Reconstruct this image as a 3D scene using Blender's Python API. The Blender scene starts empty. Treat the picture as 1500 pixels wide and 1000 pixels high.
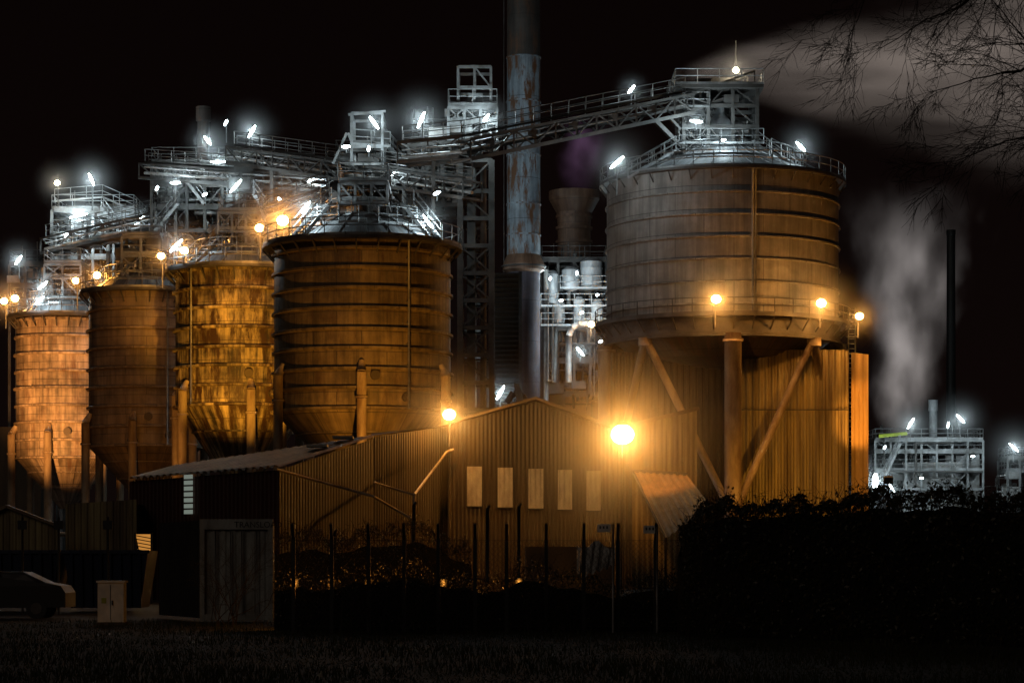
import bpy, math, random
from mathutils import Vector, Matrix, Euler
R0=random.Random(7)
F=3500.0; CH=1.6; HY=830.0
def X(px,D): return (px-750)*D/F
def Z(py,D): return CH+(HY-py)*D/F
def P(px,py,D): return Vector((X(px,D),D,Z(py,D)))
sc=bpy.context.scene
# ---------------------------------------------------------------- camera
cd=bpy.data.cameras.new("camera"); cam=bpy.data.objects.new("camera",cd); sc.collection.objects.link(cam)
cam.location=(0,0,CH); cam.rotation_euler=(math.radians(90),0,0)
cd.sensor_width=36; cd.lens=36*F/1500; cd.shift_y=(HY-500)/1500; cd.clip_end=5000; cd.clip_start=0.3
sc.camera=cam
sc.view_settings.view_transform='Standard'; sc.view_settings.look='None'; sc.view_settings.exposure=0
# ---------------------------------------------------------------- world
w=bpy.data.worlds.new("World"); sc.world=w; w.use_nodes=True
nt=w.node_tree; bg=nt.nodes['Background']
tc=nt.nodes.new('ShaderNodeTexCoord'); sx=nt.nodes.new('ShaderNodeSeparateXYZ'); nt.links.new(tc.outputs['Generated'],sx.inputs[0])
cr=nt.nodes.new('ShaderNodeValToRGB'); nt.links.new(sx.outputs[2],cr.inputs[0])
cr.color_ramp.elements[0].position=0.0; cr.color_ramp.elements[0].color=(0.0040,0.0021,0.0018,1)
cr.color_ramp.elements[1].position=0.26; cr.color_ramp.elements[1].color=(0.0021,0.0010,0.0009,1)
nt.links.new(cr.outputs[0],bg.inputs[0]); bg.inputs[1].default_value=1.0
sl=bpy.data.lights.new("city_fill",'SUN'); sl.energy=0.085; sl.angle=math.radians(25); sl.color=(1,0.80,0.64)  # weak broad fill, added for distant city light on tanks and sheds
so=bpy.data.objects.new("city_fill",sl); sc.collection.objects.link(so); so.rotation_euler=(math.radians(62),0,math.radians(-28))
# ---------------------------------------------------------------- materials
def newmat(name):
    m=bpy.data.materials.new(name); m.use_nodes=True; return m,m.node_tree,m.node_tree.nodes['Principled BSDF']
def rgba(c): return (c[0],c[1],c[2],1)
def pbr(name,c1,c2=None,rough=.6,metal=0.,scale=(1,1,1),ns=1.0,bump=0.0,lo=.35,hi=.65,fine=True):
    m,nt,b=newmat(name); N=nt.nodes; L=nt.links
    b.inputs['Roughness'].default_value=rough; b.inputs['Metallic'].default_value=metal
    if c2 is None: c2=tuple(x*0.6 for x in c1)
    tc=N.new('ShaderNodeTexCoord'); mp=N.new('ShaderNodeMapping'); mp.inputs['Scale'].default_value=scale
    L.new(tc.outputs['Object'],mp.inputs[0])
    no=N.new('ShaderNodeTexNoise'); no.inputs['Scale'].default_value=ns; no.inputs['Detail'].default_value=8; no.inputs['Roughness'].default_value=.65
    L.new(mp.outputs[0],no.inputs['Vector'])
    r=N.new('ShaderNodeValToRGB'); r.color_ramp.elements[0].position=lo; r.color_ramp.elements[1].position=hi
    r.color_ramp.elements[0].color=rgba(c1); r.color_ramp.elements[1].color=rgba(c2)
    L.new(no.outputs[0],r.inputs[0]); L.new(r.outputs[0],b.inputs['Base Color'])
    if bump:
        n2=N.new('ShaderNodeTexNoise'); n2.inputs['Scale'].default_value=ns*6; n2.inputs['Detail'].default_value=4
        L.new(tc.outputs['Object'],n2.inputs['Vector'])
        bp=N.new('ShaderNodeBump'); bp.inputs['Strength'].default_value=bump; bp.inputs['Distance'].default_value=.1
        L.new(n2.outputs[0],bp.inputs['Height']); L.new(bp.outputs[0],b.inputs['Normal'])
    return m
def silomat(name,c1,c2,rust,course=1.3,plate=3.0,streak=.5,rustlo=.52,rusthi=.68,rough=.55):
    m,nt,b=newmat(name); N=nt.nodes; L=nt.links
    b.inputs['Roughness'].default_value=rough; b.inputs['Metallic'].default_value=.0
    uv=N.new('ShaderNodeUVMap')
    br=N.new('ShaderNodeTexBrick'); br.inputs['Scale'].default_value=1; br.inputs['Brick Width'].default_value=plate; br.inputs['Row Height'].default_value=course
    br.inputs['Mortar Size'].default_value=.025; br.inputs['Color1'].default_value=rgba(c1); br.inputs['Color2'].default_value=rgba(c2)
    br.inputs['Mortar'].default_value=rgba(tuple(x*.35 for x in c1)); br.inputs['Bias'].default_value=0
    L.new(uv.outputs[0],br.inputs['Vector'])
    def noise(scale,sc_,det=7,rg=.65):
        mp=N.new('ShaderNodeMapping'); mp.inputs['Scale'].default_value=scale; L.new(uv.outputs[0],mp.inputs[0])
        n=N.new('ShaderNodeTexNoise'); n.inputs['Scale'].default_value=sc_; n.inputs['Detail'].default_value=det; n.inputs['Roughness'].default_value=rg
        L.new(mp.outputs[0],n.inputs['Vector']); return n
    st=noise((2.2,.12,1),1.0); bl=noise((.35,.35,1),1.0); 
    rs=noise((1.6,.35,1),.8,9,.72)
    mul=N.new('ShaderNodeMath'); mul.operation='MULTIPLY'; L.new(st.outputs[0],mul.inputs[0]); L.new(bl.outputs[0],mul.inputs[1])
    mr=N.new('ShaderNodeMapRange'); mr.inputs[1].default_value=.18; mr.inputs[2].default_value=.36; mr.inputs[3].default_value=1-streak; mr.inputs[4].default_value=1.1
    L.new(mul.outputs[0],mr.inputs[0])
    mx=N.new('ShaderNodeMix'); mx.data_type='RGBA'; mx.blend_type='MULTIPLY'; mx.inputs[0].default_value=1
    L.new(br.outputs[0],mx.inputs[6]); L.new(mr.outputs[0],mx.inputs[7])
    r2=N.new('ShaderNodeMapRange'); r2.inputs[1].default_value=rustlo; r2.inputs[2].default_value=rusthi; L.new(rs.outputs[0],r2.inputs[0])
    m2=N.new('ShaderNodeMix'); m2.data_type='RGBA'; L.new(r2.outputs[0],m2.inputs[0]); L.new(mx.outputs[2],m2.inputs[6]); m2.inputs[7].default_value=rgba(rust)
    L.new(m2.outputs[2],b.inputs['Base Color'])
    bp=N.new('ShaderNodeBump'); bp.inputs['Strength'].default_value=.5; bp.inputs['Distance'].default_value=.14
    L.new(bl.outputs[0],bp.inputs['Height']); L.new(bp.outputs[0],b.inputs['Normal'])
    return m
def emit(name,c,s):
    m=bpy.data.materials.new(name); m.use_nodes=True; nt=m.node_tree; nt.nodes.clear()
    e=nt.nodes.new('ShaderNodeEmission'); e.inputs[0].default_value=rgba(c); e.inputs[1].default_value=s
    o=nt.nodes.new('ShaderNodeOutputMaterial'); nt.links.new(e.outputs[0],o.inputs[0])
    try: m.cycles.emission_sampling='NONE'
    except: pass
    return m
M={}
M['steel']=pbr('galvanised_steel',(.30,.305,.31),(.10,.096,.09),.5,.3,(1,1,1),.8)
M['dsteel']=pbr('dark_steel',(.10,.095,.09),(.035,.03,.026),.6,.2,(1,1,1),.7)
M['pipe']=pbr('pipe_paint',(.38,.38,.38),(.14,.12,.10),.45,.3,(1,1,1),.9)
M['roof']=silomat('silo_roof_sheet',(.20,.21,.22),(.15,.16,.17),(.09,.06,.04),9,1.0,.5,.5,.72,.7)
M['silo_a']=silomat('silo_paint_olive',(.28,.215,.12),(.22,.165,.09),(.08,.045,.02),1.22,3.1,.65,.53,.70)
M['silo_b']=silomat('silo_paint_cream',(.66,.54,.30),(.48,.39,.22),(.05,.026,.010),1.28,3.1,.95,.455,.57)
M['silo_c']=silomat('silo_paint_brown',(.27,.20,.14),(.21,.16,.115),(.11,.06,.035),1.40,3.1,.55,.55,.74)
M['silo_d']=silomat('silo_paint_pink',(.58,.47,.38),(.46,.37,.29),(.15,.07,.035),1.36,3.1,.75,.52,.70)
M['tank']=silomat('tank_paint_grey',(.30,.287,.272),(.262,.25,.237),(.14,.09,.065),1.66,4.2,.45,.57,.80,.85)
M['stack']=silomat('stack_paint_blue',(.40,.49,.56),(.36,.44,.50),(.17,.075,.03),3.4,9,.6,.49,.57)
M['stacklow']=silomat('stack_paint_lower',(.12,.112,.14),(.10,.096,.12),(.08,.05,.035),3.4,9,.5,.52,.68,.8)  # lower shaft, darker purple grey
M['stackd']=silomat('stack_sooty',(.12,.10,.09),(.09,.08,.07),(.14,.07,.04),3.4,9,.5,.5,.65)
M['rusty']=silomat('rusty_stack',(.26,.15,.09),(.2,.11,.07),(.10,.05,.03),2,3,.5,.45,.7)
M['leg']=pbr('column_paint',(.44,.36,.26),(.18,.12,.075),.55,0,(1,1,.3),1.2,.1)
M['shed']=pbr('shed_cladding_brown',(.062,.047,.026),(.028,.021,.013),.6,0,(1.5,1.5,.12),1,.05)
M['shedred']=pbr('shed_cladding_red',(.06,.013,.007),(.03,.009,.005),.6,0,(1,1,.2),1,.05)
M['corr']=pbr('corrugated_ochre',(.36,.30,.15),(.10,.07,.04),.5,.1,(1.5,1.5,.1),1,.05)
M['corrb']=pbr('corrugated_bright',(.6,.42,.2),(.36,.24,.10),.5,.1,(1.5,1.5,.15),1,.05)
M['rooftin']=pbr('corrugated_roof',(.24,.175,.105),(.09,.06,.035),.55,.1,(.6,.6,.6),1,.05)
M['panel']=pbr('translucent_panel',(.36,.34,.31),(.22,.20,.18),.6,0,(1.2,1.2,.5),2)
M['white']=pbr('white_vessel',(.48,.50,.52),(.22,.22,.22),.5,.2,(1,1,.4),.9)
M['cabinet']=pbr('cabinet_paint',(.75,.75,.70),(.5,.5,.45),.5,0,(1,1,.6),2)
M['dark']=pbr('dark_paint',(.02,.02,.02),(.012,.012,.012),.6)
M['hood']=pbr('lamp_hood',(.12,.12,.12),(.08,.08,.08),.5,.5)
M['concrete']=pbr('concrete',(.10,.09,.08),(.05,.045,.04),.9,0,(1,1,1),2,.2)
M['blue']=pbr('blue_paint',(.012,.022,.06),(.008,.012,.03),.5,0,(1,1,.5),1)
M['grass']=pbr('grass_ground',(.007,.010,.003),(.022,.019,.007),.95,0,(1,1,1),.4,.6)
M['blade']=pbr('grass_blade',(.010,.022,.003),(.042,.042,.011),.8,0,(1,1,1),.3)
M['asphalt']=pbr('yard_asphalt',(.05,.05,.048),(.035,.034,.032),.9,0,(1,1,1),.5,.3)
M['leaf']=pbr('hedge_leaf',(.022,.028,.010),(.055,.040,.014),.5,0,(1,1,1),1.5)
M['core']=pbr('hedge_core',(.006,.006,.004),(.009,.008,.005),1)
M['bark']=pbr('bark',(.03,.022,.017),(.018,.013,.01),.9,0,(1,1,1),3,.3)
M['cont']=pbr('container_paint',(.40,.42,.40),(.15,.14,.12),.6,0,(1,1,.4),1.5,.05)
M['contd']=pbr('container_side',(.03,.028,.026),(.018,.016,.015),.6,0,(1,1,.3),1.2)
M['glass']=pbr('dark_glass',(.02,.02,.025),(.015,.015,.02),.1)
M['tarp']=pbr('tarpaulin',(.6,.6,.58),(.34,.32,.3),.55,0,(1,1,1),1.5,.3)
M['yellow']=pbr('yellow_paint',(.45,.5,.05),(.3,.35,.04),.5)
M['sodium']=emit('sodium_bulb',(1,.60,.20),60)
M['cool']=emit('cool_tube',(.82,.96,1),30)
M['warmw']=emit('warm_white_bulb',(1,.9,.6),25)
M['winlit']=emit('lit_window',(.6,.7,.6),.25)
M['goldlit']=emit('lit_doorway',(1,.42,.08),.5)
# ---------------------------------------------------------------- mesh builder
class MB:
    def __init__(s): s.v=[];s.f=[];s.m=[];s.sm=[];s.uv=[];s.mats=[];s.cur=0;s.smooth=False
    def mat(s,k):
        mm=M[k]
        if mm not in s.mats: s.mats.append(mm)
        s.cur=s.mats.index(mm); return s
    def face(s,pts,uvs=None,smooth=None):
        i=len(s.v); s.v.extend([tuple(p) for p in pts]); s.idx(list(range(i,i+len(pts))),uvs,smooth)
    def idx(s,ix,uvs=None,smooth=None):
        s.f.append(ix); s.m.append(s.cur); s.sm.append(s.smooth if smooth is None else smooth)
        s.uv.extend(uvs if uvs else [(0,0)]*len(ix))
    def hexa(s,p):
        i=len(s.v); s.v.extend([tuple(q) for q in p])
        for q in ((3,2,1,0),(4,5,6,7),(0,1,5,4),(1,2,6,5),(2,3,7,6),(3,0,4,7)): s.idx([i+k for k in q])
    def box(s,x0,x1,y0,y1,z0,z1):
        s.hexa([(x0,y0,z0),(x1,y0,z0),(x1,y1,z0),(x0,y1,z0),(x0,y0,z1),(x1,y0,z1),(x1,y1,z1),(x0,y1,z1)])
    def beam(s,a,b,w=.15,h=None):
        a=Vector(a);b=Vector(b); h=h or w; d=b-a
        if d.length<1e-5: return
        d.normalize(); u=Vector((0,0,1)) if abs(d.z)<.95 else Vector((1,0,0))
        r=d.cross(u).normalized(); u=r.cross(d).normalized(); r*=w/2;u*=h/2
        s.hexa([a-r-u,a+r-u,a+r+u,a-r+u,b-r-u,b+r-u,b+r+u,b-r+u])
    def tube(s,a,b,r,n=8,r2=None,cap=True):
        a=Vector(a);b=Vector(b); d=b-a
        if d.length<1e-6: return
        r2=r if r2 is None else r2
        d.normalize(); u=Vector((0,0,1)) if abs(d.z)<.95 else Vector((1,0,0))
        p=d.cross(u).normalized(); q=p.cross(d).normalized(); i=len(s.v)
        for k in range(n):
            t=2*math.pi*k/n; o=p*math.cos(t)+q*math.sin(t)
            s.v.append(tuple(a+o*r)); s.v.append(tuple(b+o*r2))
        for k in range(n):
            j=(k+1)%n; s.idx([i+2*k,i+2*j,i+2*j+1,i+2*k+1],None,n>5)
        if cap and n>3:
            s.idx([i+2*k for k in range(n)],None,False); s.idx([i+2*k+1 for k in range(n)][::-1],None,False)
    def path(s,pts,r,n=8):
        for a,b in zip(pts[:-1],pts[1:]): s.tube(a,b,r,n)
    def lathe(s,c,prof,n=64,smooth=True,a0=0,a1=2*math.pi):
        cx,cy=c
        for (r0,z0),(r1,z1) in zip(prof[:-1],prof[1:]):
            i=len(s.v)
            for k in range(n+1):
                t=a0+(a1-a0)*k/n; co,si=math.cos(t),math.sin(t)
                s.v.append((cx+r0*co,cy+r0*si,z0)); s.v.append((cx+r1*co,cy+r1*si,z1))
            R=max(r0,r1); l=math.hypot(r1-r0,z1-z0)
            for k in range(n):
                u0=(a0+(a1-a0)*k/n)*R; u1=(a0+(a1-a0)*(k+1)/n)*R
                vz=z1 if abs(z1-z0)>.3*l else z0+l
                s.idx([i+2*k,i+2*k+2,i+2*k+3,i+2*k+1],[(u0,z0),(u1,z0),(u1,vz),(u0,vz)],smooth)
    def corr(s,a,b,c,d,pitch=.35,dep=.06):
        a,b,c,d=map(Vector,(a,b,c,d)); L=(b-a).length; n=max(2,int(L/pitch)); nr=(b-a).cross(d-a).normalized()*dep
        ts=[];os=[]
        for k in range(n):
            for f,o in ((0,0),(.3,0),(.5,1),(.8,1)): ts.append((k+f)/n); os.append(o)
        ts.append(1);os.append(0); i=len(s.v)
        for t,o in zip(ts,os):
            s.v.append(tuple(a.lerp(b,t)+nr*o)); s.v.append(tuple(d.lerp(c,t)+nr*o))
        for k in range(len(ts)-1): s.idx([i+2*k,i+2*k+1,i+2*k+3,i+2*k+2],None,False)
    def rail(s,pts,h=1.1,r=.033,gap=1.6):
        pts=[Vector(p) for p in pts]
        for a,b in zip(pts[:-1],pts[1:]):
            for f in (1,.55): s.tube(a+Vector((0,0,h*f)),b+Vector((0,0,h*f)),r,4)
            s.beam(a+Vector((0,0,.08)),b+Vector((0,0,.08)),.02,.16)
            n=max(1,int((b-a).length/gap+.5))
            for k in range(n+1):
                q=a.lerp(b,k/n); s.tube(q,q+Vector((0,0,h)),r,4)
    def crail(s,c,r,z,a0=0,a1=2*math.pi,n=24):
        s.rail([(c[0]+r*math.cos(a0+(a1-a0)*k/n),c[1]+r*math.sin(a0+(a1-a0)*k/n),z) for k in range(n+1)],gap=9)
    def stair(s,a,b,wd=.9):
        a=Vector(a);b=Vector(b); d=b-a; h=Vector((d.x,d.y,0)).normalized(); r=Vector((-h.y,h.x,0))*wd/2
        for q in (r,-r):
            s.beam(a+q,b+q,.06,.25)
            for f in (1.,.55): s.tube(a+q+Vector((0,0,f)),b+q+Vector((0,0,f)),.035,4)
            n=max(2,int(d.length/1.3))
            for k in range(n+1):
                p=a.lerp(b,k/n)+q; s.tube(p,p+Vector((0,0,1)),.03,4)
        n=max(2,int(abs(d.z)/.22))
        for k in range(n):
            p=a.lerp(b,(k+.5)/n); s.beam(p-r,p+r,.22,.04)
    def truss(s,a,b,wd=1.8,ht=1.8,bay=2.2,ch=.16,floor=True):
        a=Vector(a);b=Vector(b); d=b-a; hd=Vector((d.x,d.y,0)).normalized(); r=Vector((-hd.y,hd.x,0))*wd/2; up=Vector((0,0,ht))
        n=max(2,int(d.length/bay))
        for q in (r,-r):
            s.beam(a+q,b+q,ch,ch*1.4); s.beam(a+q+up,b+q+up,ch)
            for k in range(n+1):
                p=a.lerp(b,k/n)+q; s.beam(p,p+up,ch*.6)
                if k<n:
                    p2=a.lerp(b,(k+1)/n)+q
                    if k%2: s.beam(p,p2+up,ch*.55)
                    else: s.beam(p+up,p2,ch*.55)
        for k in range(n+1):
            p=a.lerp(b,k/n); s.beam(p-r,p+r,ch*.6); s.beam(p-r+up,p+r+up,ch*.6)
        if floor: s.beam(a+Vector((0,0,.1)),b+Vector((0,0,.1)),wd*.9,.06)
    def frame(s,x0,x1,y0,y1,zs,nx=3,ny=2,post=.22,bm=.2,brace=.5,rails=True,grate=True,ground=None,rnd=R0):
        xs=[x0+(x1-x0)*k/nx for k in range(nx+1)]; ys=[y0+(y1-y0)*k/ny for k in range(ny+1)]
        for x in xs:
            for y in ys: s.beam((x,y,ground if (ground is not None and (x in (xs[0],xs[-1]))) else zs[0]),(x,y,zs[-1]),post)
        for z in zs:
            for y in ys: s.beam((x0,y,z),(x1,y,z),bm*.7,bm*1.3)
            for x in xs: s.beam((x,y0,z),(x,y1,z),bm*.7,bm*1.1)
        for za,zb in zip(zs[:-1],zs[1:]):
            for y in ys:
                for xa,xb in zip(xs[:-1],xs[1:]):
                    if rnd.random()<brace:
                        if rnd.random()<.5: s.beam((xa,y,za),(xb,y,zb),.1)
                        if rnd.random()<.7: s.beam((xa,y,zb),(xb,y,za),.1)
        for z in zs[1:]:
            if grate:
                s.box(x0,x1,y0,y1,z+.14,z+.19)
            if rails: s.rail([(x0,y0,z+.19),(x1,y0,z+.19),(x1,y1,z+.19),(x0,y1,z+.19),(x0,y0,z+.19)])
    def clutter(s,x0,x1,y0,y1,z0,z1,n,rmax=.25,rnd=R0):
        for _ in range(n):
            p=Vector((rnd.uniform(x0,x1),rnd.uniform(y0,y1),rnd.uniform(z0,z1))); r=rnd.uniform(.04,rmax); pts=[p.copy()]
            for k in range(rnd.randint(2,5)):
                ax=rnd.choice([0,0,2,2,1]); q=pts[-1].copy(); lim=((x0,x1),(y0,y1),(z0,z1))[ax]; q[ax]=rnd.uniform(*lim); pts.append(q)
            s.path(pts,r,6)
            if rnd.random()<.35:
                q=pts[-1]; a=rnd.uniform(.3,.9); s.box(q.x-a,q.x+a,q.y-a*.7,q.y+a*.7,q.z-a*.5,q.z+a*.6)
    def make(s,name,parent=None):
        me=bpy.data.meshes.new(name); me.from_pydata(s.v,[],s.f)
        for m_ in s.mats: me.materials.append(m_)
        me.polygons.foreach_set('material_index',s.m); me.polygons.foreach_set('use_smooth',s.sm)
        ul=me.uv_layers.new(name='UVMap'); flat=[c for t in s.uv for c in t]; ul.data.foreach_set('uv',flat)
        me.validate(); me.update()
        o=bpy.data.objects.new(name,me); sc.collection.objects.link(o)
        if parent: o.parent=parent
        return o
def empty(name,loc=(0,0,0)):
    e=bpy.data.objects.new(name,None); e.empty_display_size=.5; sc.collection.objects.link(e); return e
# ---------------------------------------------------------------- scattering balls added around lamps for their glow
def halomat(name,dens):
    m=bpy.data.materials.new(name); m.use_nodes=True; nt=m.node_tree; nt.nodes.clear(); N=nt.nodes;L=nt.links
    tc=N.new('ShaderNodeTexCoord'); ln=N.new('ShaderNodeVectorMath'); ln.operation='LENGTH'; L.new(tc.outputs['Object'],ln.inputs[0])
    mr=N.new('ShaderNodeMapRange'); mr.inputs[1].default_value=0; mr.inputs[2].default_value=1; mr.inputs[3].default_value=1; mr.inputs[4].default_value=0
    L.new(ln.outputs['Value'],mr.inputs[0])
    pw=N.new('ShaderNodeMath'); pw.operation='POWER'; L.new(mr.outputs[0],pw.inputs[0]); pw.inputs[1].default_value=2.8
    mu=N.new('ShaderNodeMath'); mu.operation='MULTIPLY'; L.new(pw.outputs[0],mu.inputs[0]); mu.inputs[1].default_value=dens
    v=N.new('ShaderNodeVolumeScatter'); L.new(mu.outputs[0],v.inputs['Density'])
    o=N.new('ShaderNodeOutputMaterial'); L.new(v.outputs[0],o.inputs['Volume']); return m
HALO=halomat('lamp_halo',.055); HALO2=halomat('lamp_halo_thick',.12)
def ico(name,c,r,mat,parent):
    import bmesh
    bm=bmesh.new(); bmesh.ops.create_icosphere(bm,subdivisions=3,radius=1.0); me=bpy.data.meshes.new(name); bm.to_mesh(me); bm.free()
    me.materials.append(mat); o=bpy.data.objects.new(name,me); sc.collection.objects.link(o); o.location=c; o.scale=(r,r,r); o.parent=parent; return o
SOD=(1,.37,.05); COOL=(.72,.92,1.0)
def point(name,loc,e,col,rad,parent):
    l=bpy.data.lights.new(name,'POINT'); l.energy=e; l.color=col; l.shadow_soft_size=rad
    o=bpy.data.objects.new(name,l); sc.collection.objects.link(o); o.location=loc; o.parent=parent; return o
def sodium(px,py,D,e=2500,r=.28,pole=1.5,halo=0,side=0,dirn=(0,-1),mm=None):
    e*=.55; p=P(px,py,D); root=empty('sodium_lamp'); b=MB(); b.mat('hood')
    b.lathe((p.x,p.y+.12),[(.05,p.z+r+.10),(r*.45,p.z+r+.05),(r*.62,p.z+r*.8),(.05,p.z+r*.8)],14)
    if pole>0:
        b.mat('dsteel'); q=Vector((p.x+side,p.y+.7,p.z+r+.05)); b.path([Vector((p.x,p.y+.12,p.z+r+.08)),q+Vector((0,0,.1)),q+Vector((0,0,-pole-r))],.05,6)
    b.mat('sodium'); pr=[(max(.01,r*math.sin(math.pi*k/12)),p.z-r*.85*math.cos(math.pi*k/12)) for k in range(13)]
    b.lathe((p.x,p.y),pr,18)
    b.make('housing',root)
    point('bulb_light',(p.x+dirn[0]*(r+.15),p.y+dirn[1]*(r+.15),p.z-.1),e,SOD,.12,root)
    if halo: ico('halo',p,halo*1.4,mm or HALO,root)
    return root
def tube_lamp(px,py,D,e=900,ln=1.2,ang=62,pole=1.3,halo=0,r=.10,warm=False,k=.42):
    e*=k; ln*=.8; p=P(px,py,D); root=empty('fluorescent_floodlight'); a=math.radians(ang); d=Vector((math.cos(a),-.25,math.sin(a))).normalized()
    b=MB(); b.mat('warmw' if warm else 'cool')
    b.tube(p-d*ln*.5,p-d*ln*.2,r*.45,10,r); b.tube(p-d*ln*.2,p+d*ln*.2,r,10); b.tube(p+d*ln*.2,p+d*ln*.5,r,10,r*.45)
    b.mat('hood'); n=Vector((0,1,0)); b.beam(p-d*ln*.5+n*.16,p+d*ln*.5+n*.16,.2,.08)
    b.mat('dark'); b.path([p+n*.2,p+n*.3,p+n*.3-Vector((0,0,pole))],.04,6)
    b.make('housing',root)
    point('tube_light',p+Vector((0,-.55,-.1)),e,(1,.85,.6) if warm else COOL,.1,root)
    if halo: ico('halo',p,halo*1.2,HALO,root)
def flood(loc,target,e,size=60,col=SOD,blend=.6):
    root=empty('added_floodlight'); loc=Vector(loc);target=Vector(target); d=(target-loc).normalized()
    l=bpy.data.lights.new('beam','SPOT'); l.energy=e; l.color=col; l.spot_size=math.radians(size); l.spot_blend=blend; l.shadow_soft_size=.2
    o=bpy.data.objects.new('beam',l); sc.collection.objects.link(o); o.location=loc; o.rotation_euler=d.to_track_quat('-Z','Y').to_euler(); o.parent=root
    b=MB(); b.mat('hood'); b.beam(loc-d*.5,loc-d*.15,.6,.45); b.mat('dark'); b.tube(loc-d*.35,(loc.x-d.x*.35,loc.y-d.y*.35,0),.07,6); b.make('housing',root)
# ---------------------------------------------------------------- ground
b=MB(); b.mat('grass'); b.face([(-1500,-100,0),(1500,-100,0),(1500,3000,0),(-1500,3000,0)]); b.make('ground')
b=MB(); b.mat('asphalt'); b.face([(-80,72,.004),(120,72,.004),(120,330,.004),(-80,330,.004)]); b.make('factory_yard')
b=MB(); b.mat('blade'); rr=random.Random(3)
for _ in range(46000):
    y=28+ (rr.random()**1.5)*42; x=rr.uniform(-.24,.24)*y; h=rr.uniform(.04,.16)*(1.8 if rr.random()<.08 else 1)
    if math.sin(x*.9+y*.35)+math.sin(x*.37-y*.8)+rr.gauss(0,.7)<-.2: h*=.3
    a=rr.uniform(0,6.28); w_=.012; l=rr.uniform(-.06,.06)
    b.face([(x-w_*math.cos(a),y-w_*math.sin(a),0),(x+w_*math.cos(a),y+w_*math.sin(a),0),(x+l,y+rr.uniform(-.05,.05),h)])
b.make('grass')
# ---------------------------------------------------------------- silos
def silo(px,D,wpx,yt,yb,yc,course,mat,legoff,legtop,name='grain_silo',ladder=None,ndom=.5):
    s=D/F; cx=X(px,D); cy=D; R=wpx/2*s; zt=Z(yt,D); zb=Z(yb,D); zc=Z(yc,D)
    root=empty(name); b=MB(); b.mat(mat); c=(cx,cy)
    b.lathe(c,[(R,zb),(R,zt)],96)
    b.lathe(c,[(R*.12,zc),(R,zb)],96)
    z=zb; k=0; rj=random.Random(int(px))
    while z<zt-.3:
        o=rj.uniform(-.05,.05); e=rj.uniform(.15,.24)
        b.lathe(c,[(R,z-.10+o),(R+e,z-.06+o),(R+e,z+.07+o),(R,z+.13+o)],96); z+=course
    for f in (.3,.6): zz=zb+(zc-zb)*f; rr_=R*(1-f*.88); b.lathe(c,[(rr_,zz-.02),(rr_+.14,zz),(rr_+.16,zz+.1),(rr_,zz+.12)],64)
    b.make('shell',root)
    b=MB(); b.mat('roof'); zr=zt+R*ndom
    b.lathe(c,[(R+.05,zt),(R*.75,zt+R*ndom*.42),(R*.45,zt+R*ndom*.80),(R*.2,zr-.1),(R*.2,zr+.5),(0.01,zr+.6)],96)
    b.mat('steel')
    for k in range(20):
        a=k*math.pi/10+.1; co,si=math.cos(a),math.sin(a)
        pr=[(R,zt+.03),(R*.75,zt+R*ndom*.42+.03),(R*.45,zt+R*ndom*.80+.03),(R*.2,zr)]
        for (r0,z0),(r1,z1) in zip(pr[:-1],pr[1:]): b.beam((cx+r0*co,cy+r0*si,z0),(cx+r1*co,cy+r1*si,z1),.06)
    b.crail(c,R*.42,zt+R*ndom*.82,n=14); b.crail(c,R*.72,zt+R*ndom*.46,n=20)
    b.make('roof',root)
    b=MB(); b.mat('dsteel'); zw=zt-.12
    b.lathe(c,[(R,zw-.12),(R+.75,zw-.12),(R+.75,zw+.06),(R,zw+.06)],64)
    for k in range(28):
        a=k*2*math.pi/28; co,si=math.cos(a),math.sin(a)
        b.beam((cx+R*co,cy+R*si,zw-.9),(cx+(R+.7)*co,cy+(R+.7)*si,zw-.12),.08)
    b.mat('steel'); b.crail(c,R+.7,zw+.06,n=30); b.make('walkway',root)
    b=MB(); b.mat('leg'); a0=math.asin(max(-1,min(1,legoff/(wpx/2)))); zl=Z(legtop,D)
    for k in range(6):
        a=-math.pi/2+a0+k*math.pi/3; x=cx+(R+.42)*math.cos(a); y=cy+(R+.42)*math.sin(a)
        b.tube((x,y,0),(x,y,zl),.30,14); b.tube((x,y,zl),(cx+(R+.05)*math.cos(a),cy+(R+.05)*math.sin(a),zl+.7),.30,14,.16)
        b.tube((x,y,zl-1.6),(x,y,zl-1.45),.38,14)
        a2=a+math.pi/3; x2=cx+(R+.38)*math.cos(a2); y2=cy+(R+.38)*math.sin(a2)
        b.tube((x,y,4.2),(x2,y2,4.2),.14,8)
    b.make('legs',root)
    b=MB(); b.mat('steel')
    for dx in (ladder or []):
        a=-math.pi/2+math.asin(dx/(wpx/2)); x=cx+(R+.32)*math.cos(a); y=cy+(R+.32)*math.sin(a)
        b.tube((x,y,zb),(x,y,zt),.07,8)
        zz=zb
        while zz<zt: b.beam((x,y,zz),(cx+R*math.cos(a),cy+R*math.sin(a),zz),.05); zz+=1.3
    b.mat(mat)
    for (aa,zz,r) in ((.2,zb+2.0,.3),(.55,zb+.7,.25)):
        a=-math.pi/2+aa; b.tube((cx+R*.98*math.cos(a),cy+R*.98*math.sin(a),zz),(cx+(R+.25)*math.cos(a),cy+(R+.25)*math.sin(a),zz),r,14)
    b.make('fittings',root)
    return root
silo(531,150,258,362,606,715,1.22,'silo_a',7,556,ladder=[69],ndom=.38)
silo(355,163,194,398,597,725,1.28,'silo_b',22,578,ladder=[-60],ndom=.42)
silo(213,176,164,430,655,735,1.40,'silo_c',-73,622,ladder=[40],ndom=.42)
silo(97,191,144,465,672,745,1.36,'silo_d',-67,638,ladder=[56],ndom=.45)
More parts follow.
